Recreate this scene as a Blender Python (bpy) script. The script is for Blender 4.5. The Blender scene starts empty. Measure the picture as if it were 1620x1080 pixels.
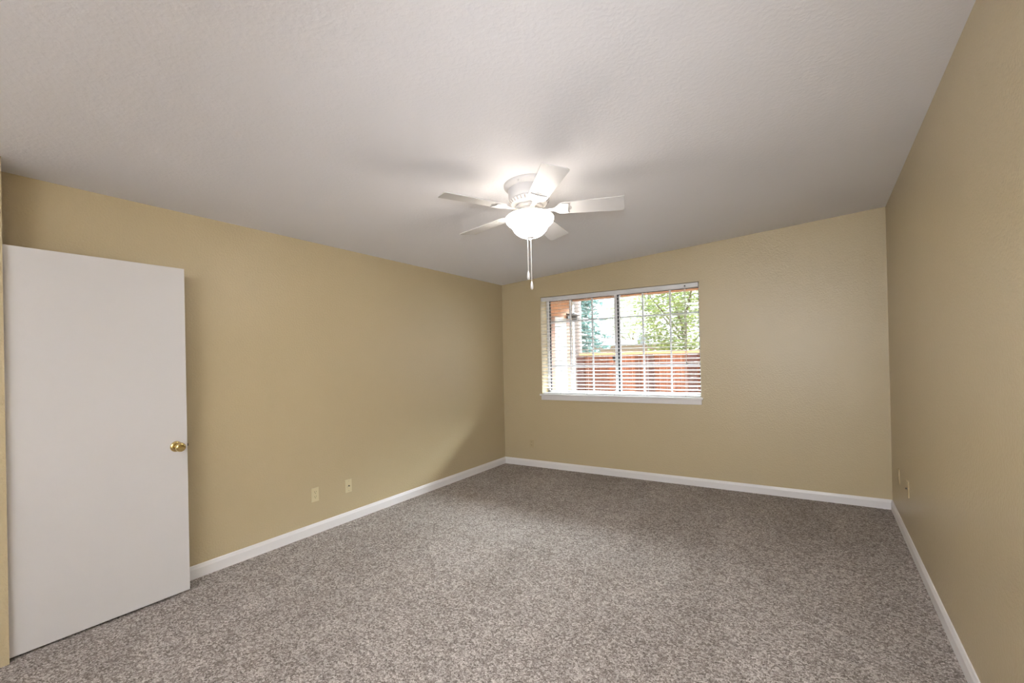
import bpy, bmesh, math, random
from mathutils import Vector, Matrix
random.seed(7)
C = bpy.context.scene.collection
S = bpy.context.scene
PI = math.pi

# ------------------------------------------------------------------ camera, light, exposure
CAM = Vector((3.4607, -0.4258, 1.4165))
F_PX, SY = 727.5, 26.1
R_ = Vector((0.84722608, 0.53079755, -0.0214925))
U_ = Vector((0.02007987, 0.00843111, 0.99976283))
F_ = Vector((-0.53085287, 0.84745671, 0.00351529))
cd = bpy.data.cameras.new('camera')
cd.sensor_width = 36.0
cd.lens = F_PX / 1620 * 36
cd.shift_y = SY / 1620
cd.clip_start = 0.02
cam = bpy.data.objects.new('camera', cd)
C.objects.link(cam)
m = Matrix((R_, U_, -F_)).transposed().to_4x4()
m.translation = CAM
cam.matrix_world = m
S.camera = cam
S.view_settings.view_transform = 'Standard'
S.view_settings.look = 'None'
S.view_settings.gamma = 1
S.view_settings.use_curve_mapping = False
S.view_settings.exposure = 0.06

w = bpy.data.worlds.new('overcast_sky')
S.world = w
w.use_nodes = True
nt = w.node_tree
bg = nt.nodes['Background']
tc = nt.nodes.new('ShaderNodeTexCoord')
sep = nt.nodes.new('ShaderNodeSeparateXYZ')
cr = nt.nodes.new('ShaderNodeValToRGB')
cr.color_ramp.elements[0].position = 0.0
cr.color_ramp.elements[0].color = (0.95, 0.97, 1.0, 1)
cr.color_ramp.elements[1].position = 0.8
cr.color_ramp.elements[1].color = (0.62, 0.78, 1.0, 1)
nt.links.new(tc.outputs['Generated'], sep.inputs[0])
nt.links.new(sep.outputs['Z'], cr.inputs[0])
nt.links.new(cr.outputs[0], bg.inputs['Color'])
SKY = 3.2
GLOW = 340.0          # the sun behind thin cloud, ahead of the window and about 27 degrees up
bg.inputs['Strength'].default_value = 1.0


def wmath(op, a_, b_=None):
    n_w = nt.nodes.new('ShaderNodeMath')
    n_w.operation = op
    for i_w, v_w in enumerate((a_, b_)):
        if v_w is None:
            continue
        if isinstance(v_w, (int, float)):
            n_w.inputs[i_w].default_value = v_w
        else:
            nt.links.new(v_w, n_w.inputs[i_w])
    return n_w.outputs[0]


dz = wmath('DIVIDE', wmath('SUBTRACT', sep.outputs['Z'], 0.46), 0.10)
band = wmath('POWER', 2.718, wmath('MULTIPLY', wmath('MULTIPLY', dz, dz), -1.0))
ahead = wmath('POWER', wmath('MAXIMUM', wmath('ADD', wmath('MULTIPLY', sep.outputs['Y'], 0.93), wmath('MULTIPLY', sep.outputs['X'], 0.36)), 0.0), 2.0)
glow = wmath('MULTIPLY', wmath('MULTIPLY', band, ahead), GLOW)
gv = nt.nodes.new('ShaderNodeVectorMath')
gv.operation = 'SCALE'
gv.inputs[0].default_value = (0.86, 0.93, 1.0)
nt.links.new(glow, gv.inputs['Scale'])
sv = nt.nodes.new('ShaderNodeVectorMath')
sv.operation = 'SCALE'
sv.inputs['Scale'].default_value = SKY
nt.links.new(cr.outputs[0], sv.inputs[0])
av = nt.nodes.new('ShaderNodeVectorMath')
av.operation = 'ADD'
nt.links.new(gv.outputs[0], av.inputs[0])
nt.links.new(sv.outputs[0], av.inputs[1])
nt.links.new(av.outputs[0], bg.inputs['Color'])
w.cycles.sampling_method = 'MANUAL'
w.cycles.sample_map_resolution = 512


def lamp(name, kind, energy, color, loc, parent=None, **kw):
    d = bpy.data.lights.new(name, kind)
    d.energy = energy
    d.color = color
    for k, v in kw.items():
        setattr(d, k, v)
    o = bpy.data.objects.new(name, d)
    C.objects.link(o)
    o.location = loc
    if parent:
        o.parent = parent
    return o


# the photographer's flash on top of the camera: a direct spot, then a second spot added as room fill, bounced off the wall behind
flash = lamp('camera_flash', 'SPOT', 168.0, (0.92, 0.95, 1.0), CAM + Vector((0, 0, 0.2)), shadow_soft_size=0.03,
             spot_size=math.radians(115), spot_blend=1.0)
flash.rotation_euler = (F_ + R_ * 0.16 + Vector((0, 0, -0.12))).to_track_quat('-Z', 'Y').to_euler()
bounce = lamp('bounce_fill', 'SPOT', 2000.0, (0.92, 0.95, 1.0), CAM + Vector((0, 0, 0.25)), shadow_soft_size=0.03,
              spot_size=math.radians(100), spot_blend=1.0)
bounce.rotation_euler = Vector((-0.3, -1.0, 0.5)).to_track_quat('-Z', 'Y').to_euler()
# ------------------------------------------------------------------ room dimensions
W, D, H = 4.1378, 4.8703, 2.44
CS = 0.0673          # the ceiling rises gently to the right
RS = -0.0335         # the right wall closes in slightly towards the camera
YB = -2.2            # wall behind the camera
WT = 0.15
FW = 0.25            # far wall thickness


def ceil_z(x):
    return H + CS * x


def right_x(y):
    return W + RS * (D - y)


# ------------------------------------------------------------------ materials
def node_mat(name, color, rough=0.6, metal=0.0, spec=0.5):
    mt = bpy.data.materials.new(name)
    mt.use_nodes = True
    b = mt.node_tree.nodes['Principled BSDF']
    b.inputs['Base Color'].default_value = (*color, 1)
    b.inputs['Roughness'].default_value = rough
    b.inputs['Metallic'].default_value = metal
    b.inputs['Specular IOR Level'].default_value = spec
    return mt, mt.node_tree, b


def coords(nt_, kind='Object', scale=(1, 1, 1)):
    t = nt_.nodes.new('ShaderNodeTexCoord')
    mp = nt_.nodes.new('ShaderNodeMapping')
    mp.inputs['Scale'].default_value = scale
    nt_.links.new(t.outputs[kind], mp.inputs[0])
    return mp.outputs[0]


def noise(nt_, vec, scale, detail=2, rough=0.5):
    n = nt_.nodes.new('ShaderNodeTexNoise')
    n.inputs['Scale'].default_value = scale
    n.inputs['Detail'].default_value = detail
    n.inputs['Roughness'].default_value = rough
    nt_.links.new(vec, n.inputs['Vector'])
    return n.outputs['Fac']


def ramp(nt_, fac, stops):
    r = nt_.nodes.new('ShaderNodeValToRGB')
    e = r.color_ramp.elements
    e[0].position, e[0].color = stops[0][0], (*stops[0][1], 1)
    e[1].position, e[1].color = stops[-1][0], (*stops[-1][1], 1)
    for p_, c_ in stops[1:-1]:
        q = e.new(p_)
        q.color = (*c_, 1)
    nt_.links.new(fac, r.inputs[0])
    return r.outputs[0]


def bump(nt_, b, height, strength, dist):
    n = nt_.nodes.new('ShaderNodeBump')
    n.inputs['Strength'].default_value = strength
    n.inputs['Distance'].default_value = dist
    nt_.links.new(height, n.inputs['Height'])
    nt_.links.new(n.outputs[0], b.inputs['Normal'])


def mixc(nt_, fac, a, b_, mode='MIX'):
    n = nt_.nodes.new('ShaderNodeMix')
    n.data_type = 'RGBA'
    n.blend_type = mode
    for sock, v in ((n.inputs[0], fac), (n.inputs[6], a), (n.inputs[7], b_)):
        if hasattr(v, 'is_linked'):
            nt_.links.new(v, sock)
        elif isinstance(v, (int, float)):
            sock.default_value = v
        else:
            sock.default_value = (*v, 1)
    return n.outputs[2]


def paint(name, col, var, rough, bs, bd, scale, spec=0.5):
    mt, t, b = node_mat(name, col, rough, spec=spec)
    v = coords(t)
    c = ramp(t, noise(t, v, 0.9, 4, 0.6), [(0.3, tuple(x * (1 - var) for x in col)), (0.7, tuple(min(1, x * (1 + var)) for x in col))])
    t.links.new(c, b.inputs['Base Color'])
    n1 = noise(t, v, scale, 2, 0.5)
    r1 = ramp(t, n1, [(0.42, (0, 0, 0)), (0.62, (1, 1, 1))])
    bump(t, b, r1, bs, bd)
    return mt


M = {}
M['wall'] = paint('tan_wall_paint', (0.475, 0.39, 0.24), 0.02, 0.36, 0.5, 0.0012, 75)
M['wall_out'] = paint('stucco', (0.7, 0.68, 0.64), 0.04, 0.9, 0.5, 0.004, 60)
M['ceiling'] = paint('ceiling_paint', (0.845, 0.835, 0.855), 0.01, 0.8, 0.25, 0.0015, 55, 0.2)
M['door'] = paint('door_paint', (0.655, 0.635, 0.62), 0.02, 0.38, 0.15, 0.0008, 25)
M['trim'] = node_mat('white_trim', (0.78, 0.76, 0.75), 0.35)[0]
M['fan'] = node_mat('fan_white', (0.60, 0.585, 0.575), 0.45)[0]
M['slot'] = node_mat('slot_grey', (0.30, 0.28, 0.27), 0.7)[0]
M['brass'] = node_mat('polished_brass', (0.62, 0.49, 0.22), 0.2, 1.0)[0]
M['steel'] = node_mat('dark_steel', (0.12, 0.11, 0.10), 0.35, 0.8)[0]
M['ivory'] = node_mat('ivory_plastic', (0.62, 0.55, 0.35), 0.35)[0]
M['tanplate'] = node_mat('tan_painted_plate', (0.46, 0.37, 0.22), 0.4)[0]
M['dark'] = node_mat('dark_gap', (0.02, 0.018, 0.015), 0.7)[0]
M['alu'] = node_mat('window_aluminium', (0.72, 0.72, 0.74), 0.4, 0.0)[0]
M['gasket'] = node_mat('black_gasket', (0.02, 0.02, 0.022), 0.6)[0]
M['grey'] = node_mat('muntin_grey', (0.55, 0.56, 0.58), 0.5)[0]
M['cord'] = node_mat('white_cord', (0.60, 0.58, 0.56), 0.8)[0]
M['tassel'] = node_mat('grey_tassel', (0.35, 0.35, 0.36), 0.5)[0]
M['lantern'] = node_mat('black_iron', (0.03, 0.028, 0.028), 0.5)[0]
M['greybox'] = node_mat('grey_sheet_metal', (0.42, 0.44, 0.48), 0.6)[0]
M['bark'] = node_mat('bark', (0.13, 0.09, 0.06), 0.9)[0]
M['pole'] = node_mat('weathered_pole', (0.30, 0.25, 0.22), 0.9)[0]

# slats let some light through
mt, t, b = node_mat('blind_slat', (0.82, 0.82, 0.82), 0.4)
tr = t.nodes.new('ShaderNodeBsdfTranslucent')
tr.inputs[0].default_value = (0.8, 0.8, 0.78, 1)
mx = t.nodes.new('ShaderNodeMixShader')
mx.inputs[0].default_value = 0.12
out = t.nodes['Material Output']
t.links.new(b.outputs[0], mx.inputs[1])
t.links.new(tr.outputs[0], mx.inputs[2])
t.links.new(mx.outputs[0], out.inputs[0])
M['slat'] = mt

# window glass: clear, with a faint reflection
mt = bpy.data.materials.new('window_glass')
mt.use_nodes = True
t = mt.node_tree
t.nodes.remove(t.nodes['Principled BSDF'])
a = t.nodes.new('ShaderNodeBsdfTransparent')
a.inputs[0].default_value = (0.97, 0.985, 0.98, 1)
g = t.nodes.new('ShaderNodeBsdfGlossy')
g.inputs['Roughness'].default_value = 0.02
mx = t.nodes.new('ShaderNodeMixShader')
mx.inputs[0].default_value = 0.05
t.links.new(a.outputs[0], mx.inputs[1])
t.links.new(g.outputs[0], mx.inputs[2])
t.links.new(mx.outputs[0], t.nodes['Material Output'].inputs[0])
M['glass'] = mt

# frosted lit bowl
mt, t, b = node_mat('lit_frosted_glass', (0.9, 0.85, 0.78), 0.3)
b.inputs['Emission Color'].default_value = (1.0, 0.92, 0.83, 1)
b.inputs['Emission Strength'].default_value = 36.0
M['bowl'] = mt
M['bowl_in'] = node_mat('bowl_inside', (0.85, 0.82, 0.78), 0.6)[0]

# carpet: twisted loop pile in two tones of taupe
mt, t, b = node_mat('taupe_carpet', (0.3, 0.26, 0.22), 1.0, spec=0.1)
v = coords(t)
vo = t.nodes.new('ShaderNodeTexVoronoi')
vo.inputs['Scale'].default_value = 105
vo.inputs['Randomness'].default_value = 1.0
wv = noise(t, v, 260, 2, 0.6)
add = t.nodes.new('ShaderNodeVectorMath')
add.operation = 'ADD'
sc_ = t.nodes.new('ShaderNodeVectorMath')
sc_.operation = 'SCALE'
sc_.inputs['Scale'].default_value = 0.006
cn = t.nodes.new('ShaderNodeTexNoise')
cn.inputs['Scale'].default_value = 120
t.links.new(v, cn.inputs['Vector'])
t.links.new(cn.outputs['Color'], sc_.inputs[0])
t.links.new(v, add.inputs[0])
t.links.new(sc_.outputs[0], add.inputs[1])
t.links.new(add.outputs[0], vo.inputs['Vector'])
sepc = t.nodes.new('ShaderNodeSeparateColor')
t.links.new(vo.outputs['Color'], sepc.inputs[0])
fine = noise(t, v, 150, 4, 0.75)
mxf = t.nodes.new('ShaderNodeMath')
mxf.operation = 'MULTIPLY_ADD'
mxf.inputs[1].default_value = 0.22
mxf.inputs[2].default_value = 0.0
t.links.new(sepc.outputs[0], mxf.inputs[0])
ad2 = t.nodes.new('ShaderNodeMath')
ad2.operation = 'ADD'
t.links.new(mxf.outputs[0], ad2.inputs[0])
t.links.new(fine, ad2.inputs[1])
tone = ramp(t, ad2.outputs[0], [(0.40, (0.09, 0.072, 0.060)), (0.60, (0.345, 0.30, 0.27)), (0.80, (0.80, 0.74, 0.69))])
big = ramp(t, noise(t, coords(t, scale=(1.0, 0.45, 1)), 1.6, 3, 0.6), [(0.35, (0.84, 0.83, 0.82)), (0.65, (1.0, 1.0, 1.0))])
mid = ramp(t, noise(t, v, 9, 3, 0.6), [(0.35, (0.86, 0.86, 0.86)), (0.65, (1.0, 1.0, 1.0))])
c1 = mixc(t, 1.0, tone, big, 'MULTIPLY')
c2 = mixc(t, 1.0, c1, mid, 'MULTIPLY')
t.links.new(c2, b.inputs['Base Color'])
bump(t, b, ad2.outputs[0], 0.9, 0.006)
M['carpet'] = mt


def wood(name, dark, light, scale, board=0.0):
    mt_, t_, b_ = node_mat(name, light, 0.8)
    v_ = coords(t_, scale=scale)
    n_ = noise(t_, v_, 6, 4, 0.6)
    col = ramp(t_, n_, [(0.35, dark), (0.7, light)])
    if board:
        g_ = t_.nodes.new('ShaderNodeTexCoord')
        s_ = t_.nodes.new('ShaderNodeSeparateXYZ')
        t_.links.new(g_.outputs['Object'], s_.inputs[0])
        d_ = t_.nodes.new('ShaderNodeMath')
        d_.operation = 'DIVIDE'
        d_.inputs[1].default_value = board
        t_.links.new(s_.outputs['X'], d_.inputs[0])
        f_ = t_.nodes.new('ShaderNodeMath')
        f_.operation = 'FLOOR'
        t_.links.new(d_.outputs[0], f_.inputs[0])
        wn = t_.nodes.new('ShaderNodeTexWhiteNoise')
        wn.noise_dimensions = '1D'
        t_.links.new(f_.outputs[0], wn.inputs['W'])
        r_ = ramp(t_, wn.outputs['Value'], [(0.0, (0.45, 0.40, 0.40)), (0.5, (0.85, 0.8, 0.8)), (1.0, (1, 1, 1))])
        col = mixc(t_, 1.0, col, r_, 'MULTIPLY')
    t_.links.new(col, b_.inputs['Base Color'])
    return mt_


M['fence'] = wood('redwood_boards', (0.24, 0.075, 0.036), (0.42, 0.155, 0.070), (3, 3, 0.3), 0.14)
M['fence_post'] = wood('dark_redwood_post', (0.09, 0.035, 0.025), (0.15, 0.06, 0.045), (3, 3, 0.3))
M['cap'] = wood('pale_cap_wood', (0.62, 0.38, 0.18), (0.75, 0.50, 0.26), (0.4, 3, 3))
M['cedar'] = wood('cedar_stain', (0.30, 0.135, 0.065), (0.42, 0.205, 0.10), (0.5, 3, 3))
M['cedar_trim'] = wood('dark_cedar_trim', (0.13, 0.055, 0.028), (0.20, 0.09, 0.045), (3, 3, 0.5))
M['soffit'] = node_mat('white_soffit', (0.8, 0.78, 0.74), 0.8)[0]
M['white_out'] = node_mat('white_exterior_paint', (0.42, 0.41, 0.385), 0.7)[0]
M['roof'] = paint('pale_shingle', (0.55, 0.54, 0.53), 0.1, 0.9, 0.6, 0.01, 20)
M['fascia'] = node_mat('tan_fascia', (0.42, 0.30, 0.21), 0.7)[0]
M['ground'] = paint('dry_ground', (0.24, 0.20, 0.15), 0.2, 0.95, 0.6, 0.02, 10)
M['patio'] = paint('concrete', (0.62, 0.60, 0.57), 0.06, 0.9, 0.4, 0.004, 40)


def leafmat(name, c0, c1):
    mt_, t_, b_ = node_mat(name, c0, 0.6)
    v_ = coords(t_)
    col = ramp(t_, noise(t_, v_, 7, 3, 0.7), [(0.35, c0), (0.65, c1)])
    t_.links.new(col, b_.inputs['Base Color'])
    tr_ = t_.nodes.new('ShaderNodeBsdfTranslucent')
    t_.links.new(col, tr_.inputs[0])
    mx_ = t_.nodes.new('ShaderNodeMixShader')
    mx_.inputs[0].default_value = 0.3
    t_.links.new(b_.outputs[0], mx_.inputs[1])
    t_.links.new(tr_.outputs[0], mx_.inputs[2])
    t_.links.new(mx_.outputs[0], t_.nodes['Material Output'].inputs[0])
    return mt_


M['leaf'] = leafmat('yellow_green_leaves', (0.10, 0.15, 0.04), (0.36, 0.40, 0.13))
M['needle'] = leafmat('blue_green_needles', (0.07, 0.15, 0.13), (0.24, 0.37, 0.33))
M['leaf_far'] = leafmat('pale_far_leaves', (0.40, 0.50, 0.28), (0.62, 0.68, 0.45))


# ------------------------------------------------------------------ mesh helpers
def obj(name, bm, mat_, parent=None, smooth=False, loc=None, bevel=0.0):
    me = bpy.data.meshes.new(name)
    bmesh.ops.recalc_face_normals(bm, faces=bm.faces)
    bm.to_mesh(me)
    bm.free()
    me.materials.append(mat_)
    if smooth:
        for p_ in me.polygons:
            p_.use_smooth = True
        me.set_sharp_from_angle(angle=math.radians(40))
    o = bpy.data.objects.new(name, me)
    C.objects.link(o)
    if loc is not None:
        o.location = loc
    if parent is not None:
        o.parent = parent
    if bevel:
        mod = o.modifiers.new('bevel', 'BEVEL')
        mod.width = bevel
        mod.segments = 2
        mod.limit_method = 'ANGLE'
    return o


def struct(o):
    o['kind'] = 'structure'
    return o


def thing(name, label, cat, loc=(0, 0, 0), group=None, rot=None):
    o = bpy.data.objects.new(name, None)
    o.empty_display_size = 0.1
    C.objects.link(o)
    o.location = loc
    if rot is not None:
        o.rotation_euler = rot
    o['label'] = label
    o['category'] = cat
    if group:
        o['group'] = group
    return o


def tag(o, label, cat, group=None):
    o['label'] = label
    o['category'] = cat
    if group:
        o['group'] = group
    return o


def box(bm, x0, x1, y0, y1, z0, z1, mtx=None):
    vs = [bm.verts.new((x, y, z)) for z in (z0, z1) for y in (y0, y1) for x in (x0, x1)]
    if mtx is not None:
        for v_ in vs:
            v_.co = mtx @ v_.co
    for f in ((0, 1, 3, 2), (4, 6, 7, 5), (0, 4, 5, 1), (2, 3, 7, 6), (0, 2, 6, 4), (1, 5, 7, 3)):
        bm.faces.new([vs[i] for i in f])
    return vs


def bxm(*a, mtx=None):
    bm = bmesh.new()
    box(bm, *a, mtx=mtx)
    return bm


def prism(bm, pts, z0, z1):
    """footprint pts -> solid; z0, z1 may be functions of x"""
    f0 = z0 if callable(z0) else (lambda x: z0)
    f1 = z1 if callable(z1) else (lambda x: z1)
    lo = [bm.verts.new((x, y, f0(x))) for x, y in pts]
    hi = [bm.verts.new((x, y, f1(x))) for x, y in pts]
    n = len(pts)
    bm.faces.new(lo[::-1])
    bm.faces.new(hi)
    for i in range(n):
        j = (i + 1) % n
        bm.faces.new((lo[i], lo[j], hi[j], hi[i]))


def lathe(bm, prof, n=48, mtx=None, scallop=None, ring=False):
    """prof: list of (r, z) from top to bottom"""
    rings = []
    for r, z in prof:
        if r < 1e-6:
            v_ = bm.verts.new((0, 0, z))
            if mtx is not None:
                v_.co = mtx @ v_.co
            rings.append([v_])
        else:
            circ = []
            for k in range(n):
                a_ = 2 * PI * k / n
                rr = r * (scallop(a_, z) if scallop else 1)
                co = Vector((rr * math.cos(a_), rr * math.sin(a_), z))
                if mtx is not None:
                    co = mtx @ co
                circ.append(bm.verts.new(co))
            rings.append(circ)
    for A_, B_ in zip(rings, rings[1:]):
        if len(A_) == 1 and len(B_) == 1:
            continue
        for k in range(n):
            k2 = (k + 1) % n
            if len(A_) == 1:
                bm.faces.new((A_[0], B_[k], B_[k2]))
            elif len(B_) == 1:
                bm.faces.new((A_[k], A_[k2], B_[0]))
            else:
                bm.faces.new((A_[k], B_[k], B_[k2], A_[k2]))
    if ring:                      # closed shell: join the last circle to the first
        for k in range(n):
            k2 = (k + 1) % n
            bm.faces.new((rings[-1][k], rings[0][k], rings[0][k2], rings[-1][k2]))
        return
    if len(rings[0]) > 1:
        bm.faces.new(rings[0])
    if len(rings[-1]) > 1:
        bm.faces.new(rings[-1][::-1])


def outline(bm, pts, z0, z1, mtx=None):
    lo = [bm.verts.new((x, y, z0)) for x, y in pts]
    hi = [bm.verts.new((x, y, z1)) for x, y in pts]
    if mtx is not None:
        for v_ in lo + hi:
            v_.co = mtx @ v_.co
    n = len(pts)
    bm.faces.new(lo[::-1])
    bm.faces.new(hi)
    for i in range(n):
        j = (i + 1) % n
        bm.faces.new((lo[i], lo[j], hi[j], hi[i]))


def tube(bm, p0, p1, r, n=8, r2=None):
    p0, p1 = Vector(p0), Vector(p1)
    q = (p1 - p0).to_track_quat('Z', 'Y').to_matrix().to_4x4()
    q.translation = p0
    lathe(bm, [(r, 0), (r2 if r2 is not None else r, (p1 - p0).length)], n, q)


# ------------------------------------------------------------------ room shell
XE, YE = 0.20, 0.155       # corner of the wall the open door hangs on
bm = bmesh.new()
prism(bm, [(-0.3, YB - WT), (right_x(YB) + 0.3, YB - WT), (W + 0.3, D + 0.02), (-0.3, D + 0.02)], -0.12, 0.0)
struct(obj('floor', bm, M['carpet']))
bm = bmesh.new()
prism(bm, [(-WT, YB - WT), (right_x(YB) + WT, YB - WT), (W + WT, D + FW), (-WT, D + FW)], ceil_z, lambda x: 3.05)
struct(obj('ceiling', bm, M['ceiling']))
bm = bmesh.new()
prism(bm, [(-WT, YE - 0.1), (0, YE - 0.1), (0, D), (-WT, D)], 0, ceil_z)
struct(obj('wall_left', bm, M['wall']))
bm = bmesh.new()
prism(bm, [(right_x(YB), YB), (right_x(YB) + WT, YB), (W + WT, D), (W, D)], 0, ceil_z)
struct(obj('wall_right', bm, M['wall']))
bm = bmesh.new()
prism(bm, [(-WT, YB), (XE, YB), (XE, YE), (0.0, YE), (0.0, YE - 0.1), (-WT, YE - 0.1)], 0, ceil_z)
struct(obj('wall_entry', bm, M['wall']))
bm = bmesh.new()
prism(bm, [(-WT, YB - WT), (right_x(YB) + WT, YB - WT), (right_x(YB) + WT, YB), (-WT, YB)], 0, ceil_z)
struct(obj('wall_back', bm, M['ceiling']))  # unseen wall, painted white only to bounce the fill light
# far wall with the window opening
WX0, WX1, WZ0, WZ1 = 0.5986, 2.5464, 0.936, 2.219
bm = bmesh.new()
prism(bm, [(-WT, D), (WX0, D), (WX0, D + FW), (-WT, D + FW)], 0, ceil_z)
prism(bm, [(WX1, D), (W + WT, D), (W + WT, D + FW), (WX1, D + FW)], 0, ceil_z)
prism(bm, [(WX0, D), (WX1, D), (WX1, D + FW), (WX0, D + FW)], 0, WZ0)
prism(bm, [(WX0, D), (WX1, D), (WX1, D + FW), (WX0, D + FW)], WZ1, ceil_z)
bmesh.ops.remove_doubles(bm, verts=bm.verts, dist=1e-5)
struct(obj('wall_far', bm, M['wall']))

# baseboards: eased profile with a small ogee on top
BP = [(0, 0), (0.013, 0), (0.013, 0.062), (0.010, 0.070), (0.0085, 0.074), (0.006, 0.083), (0.003, 0.087), (0, 0.087)]


def baseboard(name, p0, p1, nrm, m0=0.0, m1=0.0):
    p0, p1, nrm = Vector(p0), Vector(p1), Vector(nrm)
    d_ = (p1 - p0).normalized()
    bm_ = bmesh.new()
    A_ = [bm_.verts.new((p0 + nrm * o + d_ * (m0 * o)).to_3d() + Vector((0, 0, z))) for o, z in BP]
    B_ = [bm_.verts.new((p1 + nrm * o + d_ * (m1 * o)).to_3d() + Vector((0, 0, z))) for o, z in BP]
    n = len(BP)
    for i in range(n):
        j = (i + 1) % n
        bm_.faces.new((A_[i], A_[j], B_[j], B_[i]))
    bm_.faces.new(A_[::-1])
    bm_.faces.new(B_)
    return struct(obj(name, bm_, M['trim']))


baseboard('baseboard_left', (0, YE), (0, D), (1, 0), 0, -1)
baseboard('baseboard_far', (0, D), (W, D), (0, -1), 1, -1)
rd = Vector((right_x(YB) - W, YB - D)).normalized()
baseboard('baseboard_right', (W, D), (right_x(YB), YB), (rd.y, -rd.x), 1, 0)

# ------------------------------------------------------------------ the open door
XD, Y0, DW = 0.1712, 0.158, 0.785
door = struct(obj('door_1', bxm(-0.035, 0, 0, DW, 0, 2.02), M['door'], loc=(XD, Y0, 0.014), bevel=0.0015))
KY, KZ = 0.886 - Y0 - 0.005, 0.923 - 0.014
mk = Matrix.Translation((0, KY, KZ)) @ Matrix.Rotation(PI / 2, 4, 'Y')
bm = bmesh.new()
lathe(bm, [(0.0, 0.010), (0.010, 0.010), (0.022, 0.0095), (0.029, 0.007), (0.0325, 0.003), (0.033, 0.0)][::-1], 40, mk)
ros = obj('rosette', bm, M['brass'], door, True)
bm = bmesh.new()
lathe(bm, [(0.0, 0.0), (0.013, 0.0), (0.012, 0.018), (0.0125, 0.026), (0.019, 0.031), (0.0255, 0.038), (0.0285, 0.047),
           (0.0275, 0.055), (0.022, 0.061), (0.014, 0.0625), (0.0, 0.063)], 40, mk @ Matrix.Translation((0, 0, 0.008)))
obj('door_knob', bm, M['brass'], door, True)
bm = bmesh.new()
lathe(bm, [(0.0, 0.0), (0.033, 0.0), (0.012, 0.006), (0.012, 0.02), (0.026, 0.035), (0.028, 0.05), (0.02, 0.06), (0, 0.062)], 32,
      Matrix.Translation((-0.035, KY, KZ)) @ Matrix.Rotation(-PI / 2, 4, 'Y'))
obj('back_knob', bm, M['brass'], door, True)
bm = bxm(-0.029, -0.006, DW - 0.001, DW + 0.0015, KZ - 0.028, KZ + 0.028)
obj('latch_plate', bm, M['steel'], door)
bm = bxm(-0.024, -0.011, DW, DW + 0.010, KZ - 0.008, KZ + 0.008)
obj('latch_bolt', bm, M['steel'], door)
for hz in (0.2, 1.0, 1.8):
    bm = bmesh.new()
    tube(bm, (-0.040, -0.006, hz), (-0.040, -0.006, hz + 0.09), 0.006, 12)
    obj('hinge', bm, M['brass'], door, True)

# ------------------------------------------------------------------ wall plates


def slots(bm, cx, cz_):
    # one receptacle face: two slots and a round earth hole (local plane x-z, facing -y)
    box(bm, cx - 0.0085, cx - 0.0060, -0.0082, -0.006, cz_ + 0.000, cz_ + 0.009)
    box(bm, cx + 0.0060, cx + 0.0085, -0.0082, -0.006, cz_ + 0.001, cz_ + 0.009)
    box(bm, cx - 0.0025, cx + 0.0025, -0.0082, -0.006, cz_ - 0.010, cz_ - 0.005)


def plate(loc, ang, label, cat, kind, mat_, group=None, hw=0.035, hh=0.058):
    name = {'duplex': 'power_outlet', 'coax': 'cable_outlet', 'phone': 'phone_outlet'}[kind]
    e = thing(name, label, cat, loc, group, (0, 0, ang))
    bm_ = bmesh.new()
    b2 = [(-hw, 0), (hw, 0), (hw, 0.004), (hw - 0.004, 0.0065), (-hw + 0.004, 0.0065), (-hw, 0.004)]
    outline(bm_, [(x, -y) for x, y in b2], -hh, hh)
    obj('cover_plate', bm_, mat_, e, bevel=0.001)
    if kind == 'duplex':
        for s in (-1, 1):
            bm_ = bmesh.new()
            pts = []
            for k in range(28):
                a_ = 2 * PI * k / 28
                pts.append((0.0165 * math.cos(a_), max(-0.0125, min(0.0125, 0.0165 * math.sin(a_)))))
            outline(bm_, pts, 0.0062, 0.0078, Matrix.Translation((0, 0, 0.0195 * s)) @ Matrix.Rotation(PI / 2, 4, 'X'))
            rc = obj('receptacle', bm_, mat_, e)
            bm_ = bmesh.new()
            slots(bm_, 0, 0.0195 * s)
            obj('slots', bm_, M['dark'], rc)
        bm_ = bmesh.new()
        lathe(bm_, [(0.0032, 0.0062), (0.0032, 0.0078), (0, 0.0082)], 14, Matrix.Rotation(PI / 2, 4, 'X'))
        obj('screw', bm_, M['ivory'], e)
    else:
        for s in (-1, 1):
            bm_ = bmesh.new()
            lathe(bm_, [(0.003, 0.006), (0.003, 0.0074), (0, 0.0078)], 14, Matrix.Translation((0, 0, 0.042 * s)) @ Matrix.Rotation(PI / 2, 4, 'X'))
            obj('screw', bm_, M['slot'], e)
        bm_ = bmesh.new()
        lathe(bm_, [(0.0065, 0.006), (0.0065, 0.009), (0.0048, 0.009), (0.0048, 0.018), (0.0, 0.018)], 16, Matrix.Rotation(PI / 2, 4, 'X'))
        obj('connector', bm_, M['steel'], e)
        if kind == 'coax':
            bm_ = bmesh.new()
            box(bm_, -0.024, -0.003, -0.0072, -0.006, -0.001, 0.001, Matrix.Rotation(math.radians(-25), 4, 'Y'))
            obj('scratch', bm_, M['slot'], e)
    return e


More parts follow.
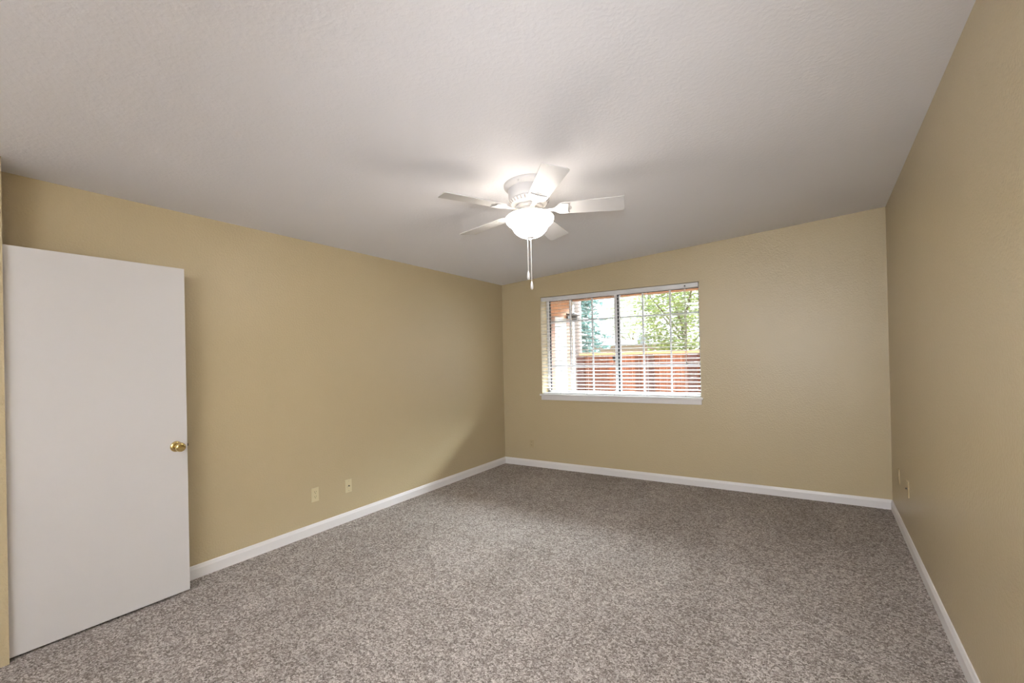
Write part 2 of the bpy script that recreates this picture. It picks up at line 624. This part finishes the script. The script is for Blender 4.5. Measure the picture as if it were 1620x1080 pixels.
plate((0.0, 1.948, 0.325), PI / 2, 'ivory duplex power outlet on the left wall, nearer the open door', 'outlet', 'duplex', M['ivory'])
plate((0.0, 2.284, 0.317), PI / 2, 'ivory cable plate with a dark round connector on the left wall', 'wall plate', 'coax', M['ivory'])
plate((0.426, D, 0.302), 0, 'small tan power outlet on the far wall below and left of the window', 'outlet', 'duplex', M['tanplate'], hh=0.055)
ra = math.atan2(W - right_x(0), D)
for y_, z_, lab, kd in ((4.374, 0.409, 'tan painted wall plate on the right wall, nearer the far corner', 'duplex'),
                        (3.912, 0.420, 'tan painted wall plate on the right wall, nearer the camera, with a dark jack', 'coax')):
    plate((right_x(y_), y_, z_), -PI / 2 - ra, lab, 'wall plate', kd, M['tanplate'])

# ------------------------------------------------------------------ window
GY = D + 0.20          # glazing plane
win = bpy.data.objects.new('window_1', None)
C.objects.link(win)
win.location = (0, 0, 0)
struct(win)
SZ = 0.962              # top of the sill board
bm = bmesh.new()
box(bm, WX0, WX0 + 0.032, GY - 0.03, GY + 0.03, SZ, WZ1)
box(bm, WX1 - 0.032, WX1, GY - 0.03, GY + 0.03, SZ, WZ1)
box(bm, WX0, WX1, GY - 0.03, GY + 0.03, WZ1 - 0.035, WZ1)
box(bm, WX0, WX1, GY - 0.03, GY + 0.03, SZ, SZ + 0.035)
obj('window_frame', bm, M['alu'], win)
XM = 1.563
bm = bmesh.new()
box(bm, XM - 0.028, XM + 0.006, GY - 0.028, GY + 0.02, SZ + 0.035, WZ1 - 0.035)
box(bm, XM + 0.022, XM + 0.036, GY - 0.01, GY + 0.02, SZ + 0.035, WZ1 - 0.035)
obj('meeting_stile', bm, M['alu'], win)
bm = bmesh.new()
box(bm, XM + 0.006, XM + 0.022, GY - 0.016, GY + 0.012, SZ + 0.035, WZ1 - 0.035)
box(bm, WX0 + 0.032, WX0 + 0.044, GY - 0.012, GY + 0.012, SZ + 0.035, WZ1 - 0.035)
box(bm, WX1 - 0.040, WX1 - 0.032, GY - 0.012, GY + 0.012, SZ + 0.035, WZ1 - 0.035)
box(bm, WX0 + 0.032, WX1 - 0.032, GY - 0.012, GY + 0.012, WZ1 - 0.042, WZ1 - 0.035)
obj('gasket', bm, M['gasket'], win)
for xa, xb, xs in ((WX0 + 0.03, XM - 0.02, (0.929, 1.235)), (XM + 0.03, WX1 - 0.03, (1.878, 2.196))):
    bm = bmesh.new()
    box(bm, xa, xb, GY - 0.002, GY + 0.002, SZ + 0.03, WZ1 - 0.03)
    pane = obj('pane', bm, M['glass'], win)
    bm = bmesh.new()
    for x in xs:
        box(bm, x - 0.009, x + 0.009, GY - 0.007, GY + 0.009, SZ + 0.035, WZ1 - 0.035)
    for z in (1.905, 1.318):
        box(bm, xa, xb, GY - 0.006, GY + 0.008, z - 0.009, z + 0.009)
    obj('muntin_grid', bm, M['grey'], win)
bm = bmesh.new()
box(bm, XM - 0.050, XM - 0.028, GY - 0.036, GY - 0.018, 1.37, 1.44)
box(bm, XM - 0.056, XM - 0.036, GY - 0.046, GY - 0.034, 1.395, 1.43)
obj('sash_lock', bm, M['gasket'], win)
bm = bmesh.new()
box(bm, WX0 + 0.001, WX1 - 0.001, D - 0.001, GY - 0.03, WZ0 + 0.001, SZ)
box(bm, WX0 - 0.022, WX1 + 0.022, D - 0.034, D - 0.001, SZ - 0.022, SZ)
obj('window_sill', bm, M['trim'], win, bevel=0.003)
bm = bmesh.new()
box(bm, WX0 - 0.006, WX1 + 0.006, D - 0.016, D, SZ - 0.078, SZ - 0.022)
obj('sill_apron', bm, M['trim'], win, bevel=0.003)

# ------------------------------------------------------------------ blind
BY = D + 0.035
bl = thing('window_blind', 'white horizontal slat blind hanging open inside the window recess', 'window blind', (0, BY, WZ1))
bx0, bx1 = WX0 + 0.006, WX1 - 0.008
bm = bxm(bx0, bx1, -0.028, 0.026, -0.052, -0.006)
hr = obj('headrail', bm, M['slat'], bl, bevel=0.002)
bm = bmesh.new()
lathe(bm, [(0.009, 0), (0.009, 0.003), (0, 0.003)], 16, Matrix.Translation((2.40, -0.028, -0.034)) @ Matrix.Rotation(PI / 2, 4, 'X'))
obj('cord_lock', bm, M['dark'], hr)
NS, PITCH = 27, 0.0438
zt = -0.085
lad = (0.86, 1.22, 1.573, 1.96, 2.385)
smb = bmesh.new()
mt_ = Matrix.Rotation(math.radians(8.5), 4, 'X')
nseg = 6
pts_t = []
for k in range(nseg + 1):
    yy = -0.025 + 0.05 * k / nseg
    pts_t.append((yy, 0.0022 * (1 - (yy / 0.025) ** 2)))
prev = None
for x in (bx0, bx1):
    ring = [smb.verts.new(mt_ @ Vector((x, yy, zz + 0.0013))) for yy, zz in pts_t] + [smb.verts.new(mt_ @ Vector((x, yy, zz - 0.0013))) for yy, zz in reversed(pts_t)]
    if prev:
        n = len(ring)
        for i in range(n):
            smb.faces.new((prev[i], prev[(i + 1) % n], ring[(i + 1) % n], ring[i]))
        smb.faces.new(prev[::-1])
        smb.faces.new(ring)
    prev = ring
slat0 = obj('slat', smb, M['slat'], bl, loc=(0, 0, zt))
nlast = 0
for k in range(1, NS):
    z = zt - k * PITCH
    if z < SZ - WZ1 + 0.035:
        break
    s = slat0.copy()
    s.location = (0, 0, z)
    s.parent = bl
    C.objects.link(s)
    nlast = k
bm = bxm(bx0, bx1, -0.025, 0.025, SZ - WZ1 + 0.001, SZ - WZ1 + 0.018)
br = obj('bottom_rail', bm, M['slat'], bl, bevel=0.003)
for x in lad:
    obj('cord_button', bxm(x - 0.006, x + 0.006, -0.0262, -0.025, SZ - WZ1 + 0.005, SZ - WZ1 + 0.012), M['tassel'], br)
for x in lad:
    bm = bmesh.new()
    for yy in (-0.0262, 0.0262):
        box(bm, x - 0.0012, x + 0.0012, yy - 0.0006, yy + 0.0006, SZ - WZ1 + 0.01, -0.05)
    box(bm, x + 0.012, x + 0.0135, -0.001, 0.001, SZ - WZ1 + 0.01, -0.05)
    obj('ladder_cord', bm, M['cord'], bl)
bm = bmesh.new()
tube(bm, (2.40, -0.036, -0.037), (2.40, -0.036, -0.86), 0.0016, 6)
tube(bm, (2.407, -0.036, -0.037), (2.407, -0.036, -0.86), 0.0016, 6)
pc = obj('pull_cord', bm, M['cord'], bl)
bm = bmesh.new()
lathe(bm, [(0.0, 0.0), (0.004, 0.0), (0.006, -0.01), (0.012, -0.034), (0.011, -0.038), (0, -0.038)], 16, Matrix.Translation((2.4035, -0.036, -0.855)))
obj('tassel', bm, M['tassel'], pc, True)

# ------------------------------------------------------------------ ceiling fan
FX, FY = 1.960, 2.219
TX, TY, PH = 0.046, -0.044, 4.211
fan = thing('ceiling_fan', 'white five blade ceiling fan with a lit frosted bowl, flush against the ceiling', 'ceiling fan', (FX, FY, ceil_z(FX)))
n_ = Vector((-TX, -TY, 1)).normalized()
ex = Vector((1, 0, TX)).normalized()
ey = n_.cross(ex)
mf = Matrix((ex, ey, n_)).transposed().to_4x4()
mf.translation = fan.location
fan.matrix_world = mf

bm = bmesh.new()
lathe(bm, [(0.0, 0.004), (0.160, 0.004), (0.163, -0.004), (0.163, -0.018), (0.157, -0.026), (0.148, -0.032), (0.140, -0.037), (0.136, -0.040)], 64)
cp = obj('canopy', bm, M['fan'], fan, True)
for a_ in (0.6, 2.7, 4.8):
    bm = bmesh.new()
    tube(bm, (0.15 * math.cos(a_), 0.15 * math.sin(a_), -0.029), (0.158 * math.cos(a_), 0.158 * math.sin(a_), -0.033), 0.006, 10)
    obj('screw', bm, M['fan'], cp)
bm = bmesh.new()
lathe(bm, [(0.134, -0.038), (0.135, -0.05), (0.135, -0.095), (0.131, -0.108), (0.128, -0.112), (0.132, -0.116), (0.131, -0.122), (0.118, -0.136),
           (0.098, -0.146), (0.088, -0.150)], 64)
hs = obj('motor_housing', bm, M['fan'], fan, True)
bm = bmesh.new()
for k in range(30):
    a_ = 2 * PI * k / 30
    mm = Matrix.Rotation(a_, 4, 'Z') @ Matrix.Translation((0.1262, 0, -0.1285)) @ Matrix.Rotation(math.radians(-50), 4, 'Y')
    box(bm, -0.0105, 0.0105, -0.0042, 0.0042, -0.001, 0.0012, mm)
obj('vent_slots', bm, M['slot'], hs)
bm = bmesh.new()
lathe(bm, [(0.086, -0.149), (0.092, -0.153), (0.092, -0.166), (0.085, -0.170), (0.060, -0.172)], 48)
obj('flywheel', bm, M['fan'], fan, True)
bm = bmesh.new()
lathe(bm, [(0.060, -0.168), (0.076, -0.172), (0.078, -0.196), (0.074, -0.206), (0.062, -0.214), (0.058, -0.222), (0.064, -0.226), (0.030, -0.228)], 48)
obj('switch_housing', bm, M['fan'], fan, True)

bd = 0.177
tw = -0.20
for k in range(5):
    a_ = PH + k * 2 * PI / 5
    mb = Matrix.Rotation(a_, 4, 'Z') @ Matrix.Translation((0, 0, -bd)) @ Matrix.Rotation(tw, 4, 'X')
    pts = [(0.185, -0.030), (0.192, -0.045), (0.206, -0.056), (0.226, -0.0625), (0.30, -0.066), (0.45, -0.072), (0.595, -0.078), (0.604, -0.077),
           (0.621, 0.062), (0.612, 0.078), (0.602, 0.080), (0.45, 0.073), (0.30, 0.066), (0.226, 0.0625), (0.206, 0.056), (0.192, 0.045), (0.185, 0.030)]
    pts = [(x, y) for x, y in pts]
    bm = bmesh.new()
    outline(bm, pts, -0.003, 0.003, mb)
    bl_ = obj('blade', bm, M['fan'], fan, bevel=0.001)
    # blade iron: arm from the flywheel, spreading into a plate with a half-moon cut
    bm = bmesh.new()
    ip = [(0.070, -0.016), (0.120, -0.013), (0.160, -0.016), (0.176, -0.030), (0.190, -0.046), (0.210, -0.055), (0.245, -0.056), (0.262, -0.050),
          (0.256, -0.030), (0.253, 0.0), (0.256, 0.030),
          (0.262, 0.050), (0.245, 0.056), (0.210, 0.055), (0.190, 0.046), (0.176, 0.030), (0.160, 0.016), (0.120, 0.013), (0.070, 0.016)]
    outline(bm, ip, -0.0085, -0.0035, mb)
    ir = obj('blade_iron', bm, M['fan'], bl_, bevel=0.001)
    bm = bmesh.new()
    hp = [(0.262, -0.022), (0.270, -0.020), (0.276, -0.010), (0.278, 0.0), (0.276, 0.010), (0.270, 0.020), (0.262, 0.022)]
    outline(bm, hp, -0.0045, -0.0032, mb)
    obj('slot_shade', bm, M['slot'], ir)  # grey crescent plate standing in for the shade in the slot

bm = bmesh.new()
prof_o = [(0.150, -0.222), (0.1575, -0.228), (0.1585, -0.238), (0.154, -0.252), (0.144, -0.264), (0.128, -0.275), (0.120, -0.284), (0.116, -0.293),
          (0.106, -0.312), (0.090, -0.330), (0.068, -0.345), (0.040, -0.354), (0.0, -0.357)]
prof_i = [(max(r - 0.004, 0), z + 0.003) for r, z in prof_o][::-1]
lathe(bm, prof_o + prof_i, 64, ring=True)
bowl = obj('light_bowl', bm, M['bowl'], fan, True)
bowl.data.materials.append(M['bowl_in'])
_no = len(prof_o) - 1
for i_, p_ in enumerate(bowl.data.polygons):      # the inner shell only reflects the bulbs
    c_ = p_.center
    if p_.normal.dot(Vector((c_.x, c_.y, c_.z + 0.20))) < 0:
        p_.material_index = 1
bm = bmesh.new()
lathe(bm, [(0.0, -0.35), (0.024, -0.354), (0.023, -0.360), (0.012, -0.366), (0.009, -0.374), (0.006, -0.380), (0.0, -0.382)], 24)
obj('finial', bm, M['fan'], fan, True)
for k in range(3):
    a_ = PH + 0.3 + k * 2 * PI / 3
    lx, ly = 0.055 * math.cos(a_), 0.055 * math.sin(a_)
    bm = bmesh.new()
    mm = Matrix.Translation((lx, ly, -0.262))
    lathe(bm, [(0.006, 0.035), (0.012, 0.034), (0.012, 0.018), (0.009, 0.014), (0, 0.014)], 16, mm)
    sk = obj('lamp_socket', bm, M['fan'], fan, True)
    lamp('bulb', 'POINT', 0.25, (1.0, 0.87, 0.70), (lx, ly, -0.262), fan, shadow_soft_size=0.022)
# pull chains hang straight down
inv = mf.inverted()
for dx, dy, ztop, zend in ((-0.0155, -0.0090, 0.352, 0.590), (0.002, 0.001, 0.380, 0.655)):
    base = mf @ Vector((dx, dy, -ztop))
    end = Vector((base.x, base.y, ceil_z(FX) - zend))
    bm = bmesh.new()
    tube(bm, inv @ base, inv @ end, 0.0022, 8)
    nb = int((base.z - end.z) / 0.012)
    for i in range(nb):
        cpt = inv @ (base + (end - base) * (i / nb))
        lathe(bm, [(0, 0.0032), (0.0032, 0), (0, -0.0032)], 6, Matrix.Translation(cpt))
    ch = obj('pull_chain', bm, M['cord'], fan)
    bm = bmesh.new()
    e2 = inv.to_3x3() @ Vector((0, 0, 1))
    q = e2.to_track_quat('Z', 'Y').to_matrix().to_4x4()
    q.translation = inv @ end
    lathe(bm, [(0, 0.012), (0.004, 0.008), (0.0085, -0.010), (0.010, -0.024), (0.009, -0.036), (0.005, -0.043), (0, -0.044)], 20, q)
    obj('chain_fob', bm, M['fan'], ch, True)

# ------------------------------------------------------------------ outside: patio, fence, trees
GZ = -0.18
bm = bxm(-25, 25, D + 0.45, 45, GZ - 0.2, GZ)
struct(obj('ground', bm, M['ground']))
bm = bxm(-0.5, 9, D + FW + 0.001, 7.3, GZ, -0.06)
struct(obj('trim_2', bm, M['patio']))
# patio cover
pcv = thing('patio_cover', 'cedar stained patio roof beam with white boards above, outside the window', 'patio cover', (2.5, 7, GZ))
bm = bxm(-2.42, 6.0, 0.0, 0.10, 2.42 - GZ, 2.60 - GZ)
obj('beam', bm, M['cedar'], pcv)
bm = bmesh.new()
box(bm, -2.9, 6.0, -1.85, 0.35, 2.62 - GZ, 2.72 - GZ)
obj('roof_boards', bm, M['soffit'], pcv)
for i in range(12):
    xr = -2.2 + i * 0.7
    bm = bxm(xr, xr + 0.045, -1.85, 0.0, 2.50 - GZ, 2.62 - GZ)
    obj('rafter', bm, M['cedar'], pcv)
bm = bxm(5.7, 5.8, 0.0, 0.1, 0, 2.42 - GZ)
obj('post', bm, M['white_out'], pcv)
# house wall that returns along the left of the patio
bm = bmesh.new()
prism(bm, [(-0.5, D + FW + 0.002), (0.08, D + FW + 0.002), (0.08, 6.92), (-0.5, 6.92)], GZ, 2.60)
struct(obj('wall_patio', bm, M['cedar']))
bm = bxm(-0.03, 0.115, 6.92, 7.0, GZ, 2.41)
struct(obj('trim_3', bm, M['white_out']))
bm = bxm(0.08, 0.10, 6.12, 6.28, GZ, 2.1)
struct(obj('trim_4', bm, M['cedar_trim']))
bm = bxm(0.08, 0.10, 6.72, 6.86, GZ, 2.1)
struct(obj('trim_5', bm, M['cedar_trim']))
pd = obj('patio_door', bxm(0.082, 0.096, 6.28, 6.72, GZ + 0.1, 2.1), M['white_out'])
pd.name = 'door_2'
struct(pd)
lt = thing('wall_lantern', 'small black lantern mounted high on the patio side wall', 'wall light', (0.08, 6.80, 2.10))
bm = bmesh.new()
box(bm, 0.0, 0.02, -0.04, 0.04, -0.10, 0.09)
box(bm, 0.0, 0.15, -0.015, 0.015, 0.06, 0.085)
obj('bracket', bm, M['lantern'], lt)
bm = bmesh.new()
lathe(bm, [(0.0, 0.10), (0.02, 0.09), (0.105, 0.055), (0.10, 0.045), (0.05, 0.04), (0.045, -0.02), (0.03, -0.06), (0.0, -0.065)], 12, Matrix.Translation((0.13, 0, 0)))
obj('lantern_shade', bm, M['lantern'], lt, True)

# redwood fence
fc = thing('wood_fence', 'reddish redwood board fence with a pale cap rail across the yard', 'fence', (0, 9, GZ))
FT = 1.50 - GZ
bm = bmesh.new()
x = -0.62
while x < 7.0:
    box(bm, x + 0.004, x + 0.136, 0.0, 0.02 + random.uniform(0, 0.006), 0.03, FT - 0.03)
    x += 0.14
obj('boards', bm, M['fence'], fc)
bm = bxm(-0.66, 7.1, -0.05, 0.09, FT - 0.03, FT + 0.035)
obj('cap_rail', bm, M['cap'], fc)
bm = bxm(-0.62, 7.0, 0.03, 0.07, 0.35, 0.44)
obj('rail', bm, M['fence_post'], fc)
for xp in (-0.72, 0.80, 1.62, 3.4, 5.2):
    bm = bxm(xp, xp + 0.16, -0.06, 0.02, 0.0, FT - 0.03)
    obj('fence_post', bm, M['fence_post'], fc)
for yy in (9.5,):
    bm = bmesh.new()
    tube(bm, (0, 0, 0), (0, 0, 6.0), 0.085, 14, 0.07)
    o = obj('utility_pole', bm, M['pole'], smooth=True, loc=(-0.92, yy, GZ))
    tag(o, 'tall brown wooden pole rising behind the left end of the fence', 'pole')

# neighbour's house
nh = thing('neighbor_house', 'low pale house with a tan fascia behind the fence', 'house', (-1, 15, GZ))
bm = bxm(-7, 7, 0, 5, 0, 1.65)
obj('wall', bm, M['white_out'], nh)
bm = bxm(-7.2, 1.1, -0.45, -0.40, 1.66, 1.98)
obj('fascia', bm, M['fascia'], nh)
bm = bmesh.new()
vs = [bm.verts.new(q) for q in ((-7.3, -0.5, 1.98), (7.3, -0.5, 1.98), (7.3, 3, 2.25), (-7.3, 3, 2.25),
                                (-7.3, -0.5, 2.02), (7.3, -0.5, 2.02), (7.3, 3, 2.29), (-7.3, 3, 2.29))]
for f in ((0, 3, 2, 1), (4, 5, 6, 7), (0, 1, 5, 4), (1, 2, 6, 5), (2, 3, 7, 6), (3, 0, 4, 7)):
    bm.faces.new([vs[i] for i in f])
obj('roof', bm, M['roof'], nh)
bm = bmesh.new()
box(bm, -0.10, 0.30, -0.3, 0.1, 2.0, 2.22)
box(bm, -0.04, 0.36, -0.35, 0.15, 2.22, 2.33)
tag_ = obj('vent_box', bm, M['greybox'], nh)


# trees
def leaf_quads(bm_, cen, size, count, spread, flat=0.7):
    for _ in range(count):
        p_ = Vector(cen) + Vector((random.gauss(0, spread), random.gauss(0, spread), random.gauss(0, spread * flat)))
        q_ = Matrix.Rotation(random.uniform(0, 2 * PI), 3, 'Z') @ Matrix.Rotation(random.uniform(-1.3, 1.3), 3, 'X')
        s_ = size * random.uniform(0.6, 1.3)
        vv = [bm_.verts.new(p_ + q_ @ Vector((a_ * s_, b_ * s_ * 0.55, 0))) for a_, b_ in ((-1, 0), (0, -1), (1, 0), (0, 1))]
        bm_.faces.new(vv)


def flat_obj(name, bm_, mat_, parent):
    me = bpy.data.meshes.new(name)
    bm_.to_mesh(me)
    bm_.free()
    me.materials.append(mat_)
    o = bpy.data.objects.new(name, me)
    C.objects.link(o)
    o.parent = parent
    return o


def leafy(loc, h, rad, mat_, label, n_cl, size, low=0.3):
    e = thing('leafy_tree', label, 'tree', loc)
    bm_ = bmesh.new()
    tube(bm_, (0, 0, 0), (0.1, 0, h * 0.55), 0.09, 10, 0.05)
    for k in range(7):
        a_ = k * 0.9
        tube(bm_, (0.05, 0, h * (0.3 + 0.04 * k)), (rad * 0.7 * math.cos(a_), rad * 0.7 * math.sin(a_), h * (0.5 + 0.06 * k)), 0.03, 6, 0.01)
    obj('trunk', bm_, M['bark'], e, True)
    bm_ = bmesh.new()
    for _ in range(n_cl):
        u_ = random.random() ** 0.6
        a_ = random.uniform(0, 2 * PI)
        zz = random.uniform(-1, 1)
        rr = math.sqrt(max(0, 1 - zz * zz)) * rad * u_
        cz_ = h * (low + (1 - low) * (zz * 0.5 + 0.5))
        leaf_quads(bm_, (rr * math.cos(a_), rr * math.sin(a_), cz_), size, 42, 0.16)
    flat_obj('crown', bm_, mat_, e)
    return e


leafy((0.75, 12.6, GZ), 4.6, 1.35, M['leaf'], 'loose yellow green leafy tree behind the right part of the fence', 260, 0.05, 0.33)
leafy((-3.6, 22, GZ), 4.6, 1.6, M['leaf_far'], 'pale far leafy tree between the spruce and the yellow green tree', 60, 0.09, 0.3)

sp = thing('spruce_tree', 'tall blue green spruce behind the left part of the fence', 'tree', (-2.35, 12.7, GZ))
bm = bmesh.new()
tube(bm, (0, 0, 0), (0, 0, 7.4), 0.16, 10, 0.03)
obj('trunk', bm, M['bark'], sp, True)
bm = bmesh.new()
z = 1.9
while z < 7.4:
    rr = 1.0 * (1 - (z - 1.0) / 7.0) + 0.1
    for k in range(9):
        a_ = random.uniform(0, 2 * PI)
        ln = rr * random.uniform(0.7, 1.1)
        for i in range(9):
            f = (i + 1) / 9
            c_ = (ln * f * math.cos(a_), ln * f * math.sin(a_), z - 0.25 * f * f + 0.05 * f)
            leaf_quads(bm, c_, 0.05, 11, 0.06, 0.5)
    z += 0.17
flat_obj('crown', bm, M['needle'], sp)

bpy.context.view_layer.update()
